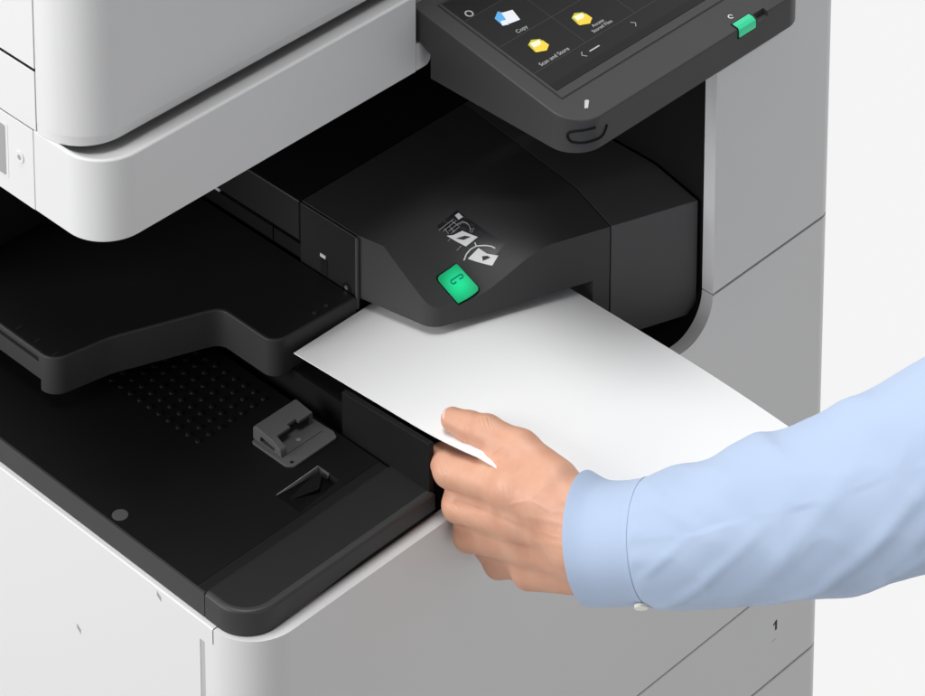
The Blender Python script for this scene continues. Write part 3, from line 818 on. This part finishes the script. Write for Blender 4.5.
# skin folds (negative) and tendons and veins (positive): lines seen from the back of the hand
CREASES = [[-76.0, -15.52, -44.16, -5.91, 1.6, -0.9], [-44.16, -5.91, -9.9, 8.13, 2.2, -0.5], [-60.66, 8.13, -23.11, 19.95, 1.6, -0.7], [-84.75, -42.86, -80.74, -33.99, 0.8, -0.35], [-81.45, -45.81, -76.64, -34.73, 0.8, -0.4], [-77.34, -47.29, -72.53, -36.21, 0.8, -0.3], [-74.12, -42.12, -70.1, -33.99, 0.7, -0.25], [-75.19, -14.78, -71.17, -6.65, 0.8, -0.3], [-71.08, -16.26, -67.08, -6.65, 0.8, -0.35], [-63.12, 8.13, -59.92, 16.26, 0.8, -0.3], [-59.02, 7.39, -55.83, 16.26, 0.8, -0.3], [-50.04, -77.59, -46.05, -66.5, 0.8, -0.35], [-46.76, -78.33, -42.78, -65.77, 0.8, -0.4], [-43.48, -78.33, -39.5, -66.5, 0.8, -0.35], [-40.24, -75.37, -36.23, -65.77, 0.8, -0.25], [-63.18, -73.89, -59.98, -65.03, 0.7, -0.2], [-41.33, -45.81, -28.15, -54.68, 0.9, -0.4], [-38.08, -43.6, -23.3, -48.03, 0.9, -0.35], [-38.91, -41.38, -25.86, -36.95, 0.9, -0.3], [-19.42, -24.38, 24.67, -11.08, 2.6, 0.34], [-16.34, -3.69, 27.8, 4.43, 2.4, 0.31], [-10.79, 15.52, 29.29, 19.21, 2.4, 0.28], [-26.1, -11.08, -8.05, -14.78, 1.6, 0.25], [-8.05, -14.78, 9.88, -5.91, 1.6, 0.25], [9.88, -5.91, 28.72, -6.65, 1.5, 0.22], [-8.05, -14.78, 6.8, -26.6, 1.4, 0.19], [-3.34, 7.39, 16.25, 13.3, 1.5, 0.22], [-15.98, -42.86, 12.6, -33.99, 2.4, 0.25], [-34.98, -24.38, -32.61, -14.78, 0.7, -0.2], [-30.05, -26.6, -27.69, -15.52, 0.7, -0.2], [-25.13, -26.6, -23.59, -16.99, 0.7, -0.18], [16.58, -22.17, 21.36, -7.39, 0.8, -0.2], [21.43, -14.78, 24.53, 3.69, 0.8, -0.2], [12.96, 14.78, 17.74, 29.56, 0.8, -0.2]]              # (x0, y0, x1, y1, width, height) in the arm frame
amt = np.zeros(len(Q))
for x0, y0, x1, y1, wd, hh in CREASES:
    a = np.array((x0, y0)); ab = np.array((x1, y1))-a
    tt = np.clip(((Q[:, :2]-a)@ab)/max(ab@ab, 1e-6), 0, 1)
    dd = np.linalg.norm(Q[:, :2]-(a+tt[:, None]*ab), axis=1)
    ends = np.clip(np.minimum(tt, 1-tt)*5, 0.25, 1)
    amt += hh*np.exp(-(dd/wd)**2)*ends
Q = Q+G*(amt*np.clip(-G[:, 2]*1.6, 0, 1))[:, None]
W = to_world(Q)*S
for v, q in zip(bmx.verts, W): v.co = q
bmesh.ops.recalc_face_normals(bmx, faces=bmx.faces[:])
bmx.to_mesh(me); bmx.free()
me.shade_smooth()
person = link('person', me, 'skin')
person['label'] = 'forearm in light blue shirt sleeve, the bare hand pinching the white sheet'
person['category'] = 'person'

# thumb nail
bm = bmesh.new()
NA = [Vector(p) for p in [[238.276, 9.269, 91.507], [-2.538, 6.017, -0.958], [4.851, 2.3, 1.594], [-1.914, 0.098, 5.686]]]      # tip, base, across, outwards (frame vectors)
nc, nl, nw, nn = NA
gr = []
for i in range(9):
    row = []
    for j in range(9):
        a = (i-4)/4; b = (j-4)/4
        rr = max(abs(a), abs(b)); l = math.hypot(a, b)
        f_ = rr/l if l > 0 else 0
        a2, b2 = a*(0.55*f_+0.45), b*(0.55*f_+0.45)
        row.append(bm.verts.new(nc+nl*a2+nw*b2+nn*(-0.32*b2*b2-0.10*a2*a2)))
    gr.append(row)
for i in range(8):
    for j in range(8):
        bm.faces.new((gr[i][j], gr[i][j+1], gr[i+1][j+1], gr[i+1][j]))
ex = bmesh.ops.extrude_face_region(bm, geom=bm.faces[:])
for v in [g for g in ex['geom'] if isinstance(g, bmesh.types.BMVert)]: v.co -= nn*0.25
obj('thumbnail', bm, 'nail', person, 50)

# sleeve: rings along the forearm, with folds, then a cuff with a button
RINGS = [[39.1, 13.14, -12.91, 49.63, 47.0, -0.46], [55.51, 16.75, -18.83, 45.87, 47.0, -0.44], [80.18, 15.95, -32.67, 45.67, 49.0, -0.4], [106.64, 13.0, -47.52, 49.8, 53.0, -0.36], [135.19, 9.7, -64.48, 52.07, 56.0, -0.34], [163.08, 1.44, -83.89, 57.16, 60.0, -0.3], [199.61, -4.95, -104.19, 60.39, 64.0, -0.28], [234.8, -14.45, -128.03, 65.29, 68.0, -0.25], [264.43, -24.55, -148.32, 68.82, 72.0, -0.22], [293.18, -36.62, -171.62, 72.94, 76.0, -0.2], [334.29, -50.85, -202.67, 77.19, 78.0, -0.15], [391.97, -65.09, -238.21, 78.82, 80.0, -0.1], [457.12, -76.2, -276.72, 79.59, 80.0, 0.0], [482.93, -72.32, -281.81, 64.19, 66.0, 0.0], [497.28, -70.24, -284.23, 29.7, 32.0, 0.0], [501.24, -70.9, -285.43, 3.37, 4.0, 0.0]]                 # (along, down, away, half height, half depth, lean) in the arm frame
def ring_at(u):
    k = u*(len(RINGS)-1); i = min(int(k), len(RINGS)-2); t = k-i
    p0 = RINGS[max(i-1, 0)]; p1 = RINGS[i]; p2 = RINGS[i+1]; p3 = RINGS[min(i+2, len(RINGS)-1)]
    return [0.5*((2*b)+(-a+c)*t+(2*a-5*b+4*c-d)*t*t+(-a+3*b-3*c+d)*t**3) for a, b, c, d in zip(p0, p1, p2, p3)]
from mathutils import noise
CUFF_END = 0.0
FOLDS = [(95, 0.9, 30, 8, -0.9, 1.6), (120, 0.35, 34, 9, -1.1, 1.8), (100, -0.5, 26, 7, 1.2, 1.3), (150, 0.75, 40, 10, -0.8, 2.0), (165, 0.0, 42, 11, -1.0, 1.7), (140, -0.75, 40, 9, 1.3, 1.6), (205, 0.55, 46, 13, -0.9, 2.4), (215, -0.35, 44, 12, 1.1, 1.7), (262, 0.85, 50, 12, -0.7, 3.2), (250, -0.8, 60, 12, 1.6, 2.2), (300, 0.3, 50, 14, -0.8, 2.2), (310, -0.9, 60, 12, 1.7, 2.4), (345, 0.8, 50, 12, -0.6, 3), (180, 1.25, 30, 9, -0.5, 2.6), (330, -0.3, 50, 12, 1.2, 2), (380, 0.4, 60, 15, -0.6, 3)]                 # (along mm, angle, length, width, slope, height)
def fold(al, th):
    h = 0.0
    for a0, t0, ln, wd, sl, amp in FOLDS:
        dt = (th-t0+PI) % (2*PI)-PI
        c = (al-a0)-sl*dt*60.0
        g = math.exp(-(c/wd)**2)*math.exp(-(dt*60.0/ln)**2)
        h += amp*g
    return h
def sleeve_pt(u, th, off=0.0):
    x, y, z, hh, hd, lean = ring_at(u)
    al = x
    r = 1.0
    c, s_ = math.cos(th), math.sin(th)
    e = al-CUFF_END
    f = off
    if e > -2:
        k = sstep(0, 22, e)
        f += fold(al, th)*k
        f += (2.0*noise.noise(Vector((al*.016, th*1.2+al*.009, 3.1)))-2.2*abs(noise.noise(Vector((al*.03+th*1.1, th*1.7-al*.012, 7.7)))))*k
        f += 0.35+1.8*(1-math.exp(-max(e, 0)/8))                                     # the sleeve puffs out beyond the cuff
        f += 0.75*math.sin(th*13+1.3*math.sin(th*3))*math.exp(-max(e, 0)/16)*sstep(0, 5, e)   # gathered into it
        f -= 0.25*math.exp(-(e/1.6)**2)
    return (x+lean*c*hd, y-s_*(hh+f), z-c*(hd+f))     # th = 0 faces the viewer side, pi/2 is up
def tube_surface(name, u0, u1, nu, nth, off, mat, parent, thick):
    bm = bmesh.new()
    uvl = bm.loops.layers.uv.new('UVMap')
    g = []; gi = []
    for i in range(nu+1):
        u = u0+(u1-u0)*i/nu
        g.append([bm.verts.new(to_world(sleeve_pt(u, 2*PI*j/nth, off))) for j in range(nth)])
        gi.append([bm.verts.new(to_world(sleeve_pt(u, 2*PI*j/nth, off-thick))) for j in range(nth)])
    def quad(a, b, c, d, i, j):
        f = bm.faces.new((a, b, c, d))
        for l, (p, q) in zip(f.loops, ((i, j), (i, j+1), (i+1, j+1), (i+1, j))):
            l[uvl].uv = (p/nu*(u1-u0)*1.6, q/nth)
    for i in range(nu):
        for j in range(nth):
            k = (j+1) % nth
            quad(g[i][j], g[i][k], g[i+1][k], g[i+1][j], i, j)
            quad(gi[i][j], gi[i+1][j], gi[i+1][k], gi[i][k], i, j)
    for j in range(nth):
        k = (j+1) % nth
        bm.faces.new((g[0][j], gi[0][j], gi[0][k], g[0][k]))
        bm.faces.new((g[-1][j], g[-1][k], gi[-1][k], gi[-1][j]))
    return obj(name, bm, mat, parent, 60)
UC = 0.15200000000000002
CUFF_END = ring_at(UC)[0]
sleeve = tube_surface('shirt_sleeve', UC-0.006, 1.0, 260, 180, 0.0, 'cloth', person, 1.6)
cuff = tube_surface('cuff', 0.0, UC, 40, 120, 0.55, 'cloth', sleeve, 2.6)
bt = Vector(to_world(sleeve_pt(UC*0.97, -1.25, 2.0)))
bd = (bt-Vector(to_world(sleeve_pt(UC*0.97, -1.25, -20.0)))).normalized()
bm = cyl(bt-bd*0.6, bd, 5.4, 2.4, 28); bevel(bm, 0.7, 3, 40)
btn = obj('cuff_button', bm, 'shirt_button', cuff)

# ------------------------------------------------------------------ light and camera
w = bpy.data.worlds.new('World'); scene.world = w; w.use_nodes = True
nt = w.node_tree
bg = nt.nodes['Background']
tc = nt.nodes.new('ShaderNodeTexCoord')
dt = nt.nodes.new('ShaderNodeVectorMath'); dt.operation = 'DOT_PRODUCT'; dt.inputs[1].default_value = (0.72, 0.69, 0.0)
nt.links.new(tc.outputs['Generated'], dt.inputs[0])
mr = nt.nodes.new('ShaderNodeMapRange'); mr.interpolation_type = 'SMOOTHSTEP'
mr.inputs['From Min'].default_value = 0.0; mr.inputs['From Max'].default_value = 0.45
nt.links.new(dt.outputs['Value'], mr.inputs['Value'])
mx = nt.nodes.new('ShaderNodeMix'); mx.data_type = 'RGBA'
mx.inputs['A'].default_value = (0.13, 0.13, 0.13, 1)
mx.inputs['B'].default_value = (0.913, 0.913, 0.913, 1)
nt.links.new(mr.outputs['Result'], mx.inputs['Factor'])
sx = nt.nodes.new('ShaderNodeSeparateXYZ'); nt.links.new(tc.outputs['Generated'], sx.inputs[0])
low_fill = nt.nodes.new('ShaderNodeMapRange'); low_fill.interpolation_type = 'SMOOTHSTEP'      # added fill: lower world brightened, like bounce from a pale floor
low_fill.inputs['From Min'].default_value = 0.05; low_fill.inputs['From Max'].default_value = -0.6
nt.links.new(sx.outputs['Z'], low_fill.inputs['Value'])
m2 = nt.nodes.new('ShaderNodeMix'); m2.data_type = 'RGBA'
m2.inputs['A'].default_value = (0.13, 0.13, 0.13, 1); m2.inputs['B'].default_value = (0.62, 0.62, 0.62, 1)
nt.links.new(low_fill.outputs['Result'], m2.inputs['Factor']); nt.links.new(m2.outputs['Result'], mx.inputs['A'])
nt.links.new(mx.outputs['Result'], bg.inputs['Color'])
bg.inputs['Strength'].default_value = 1.0

def area(name, loc, target, sx, sy, power, col=(1, 1, 1)):
    l = bpy.data.lights.new(name, 'AREA'); l.shape = 'RECTANGLE'; l.size = sx; l.size_y = sy; l.energy = power; l.color = col
    o = bpy.data.objects.new(name, l); COL.objects.link(o)
    o.location = loc
    o.rotation_euler = (Vector(target)-Vector(loc)).to_track_quat('-Z', 'Y').to_euler()
    return o
area('softbox_left', (-2.9, 1.5, 1.0), (0.05, 0.25, 0.1), 2.0, 2.2, 113.0)
area('softbox_top', (-0.3, 0.5, 3.2), (0.30, 0.0, 0.05), 1.7, 1.5, 86.0)
area('softbox_front', (-0.1, -3.2, 0.5), (0.4, 0.0, 0.0), 2.4, 2.0, 20.0)

cam = bpy.data.cameras.new('Camera'); co = bpy.data.objects.new('Camera', cam); COL.objects.link(co)
co.location = [c*S for c in [-1615.034, -1819.788, 2098.674]]
yaw, pitch = math.radians(45.6), math.radians(13.5)
fwd = Vector((math.sin(yaw)*math.cos(pitch), math.cos(yaw)*math.cos(pitch), -math.sin(pitch)))
co.rotation_euler = fwd.to_track_quat('-Z', 'Y').to_euler()
cam.sensor_width = 36.0; cam.sensor_fit = 'HORIZONTAL'
cam.lens = 140.1081
cam.shift_x = 0.0005; cam.shift_y = -1.67351      # a shift lens keeps the uprights nearly parallel
cam.clip_start = 0.05; cam.clip_end = 100
scene.camera = co
scene.render.engine = 'CYCLES'
scene.cycles.use_denoising = True
scene.cycles.max_bounces = 8
scene.view_settings.view_transform = 'Standard'
scene.view_settings.look = 'None'
scene.view_settings.exposure = 0.0
scene.view_settings.gamma = 1.0
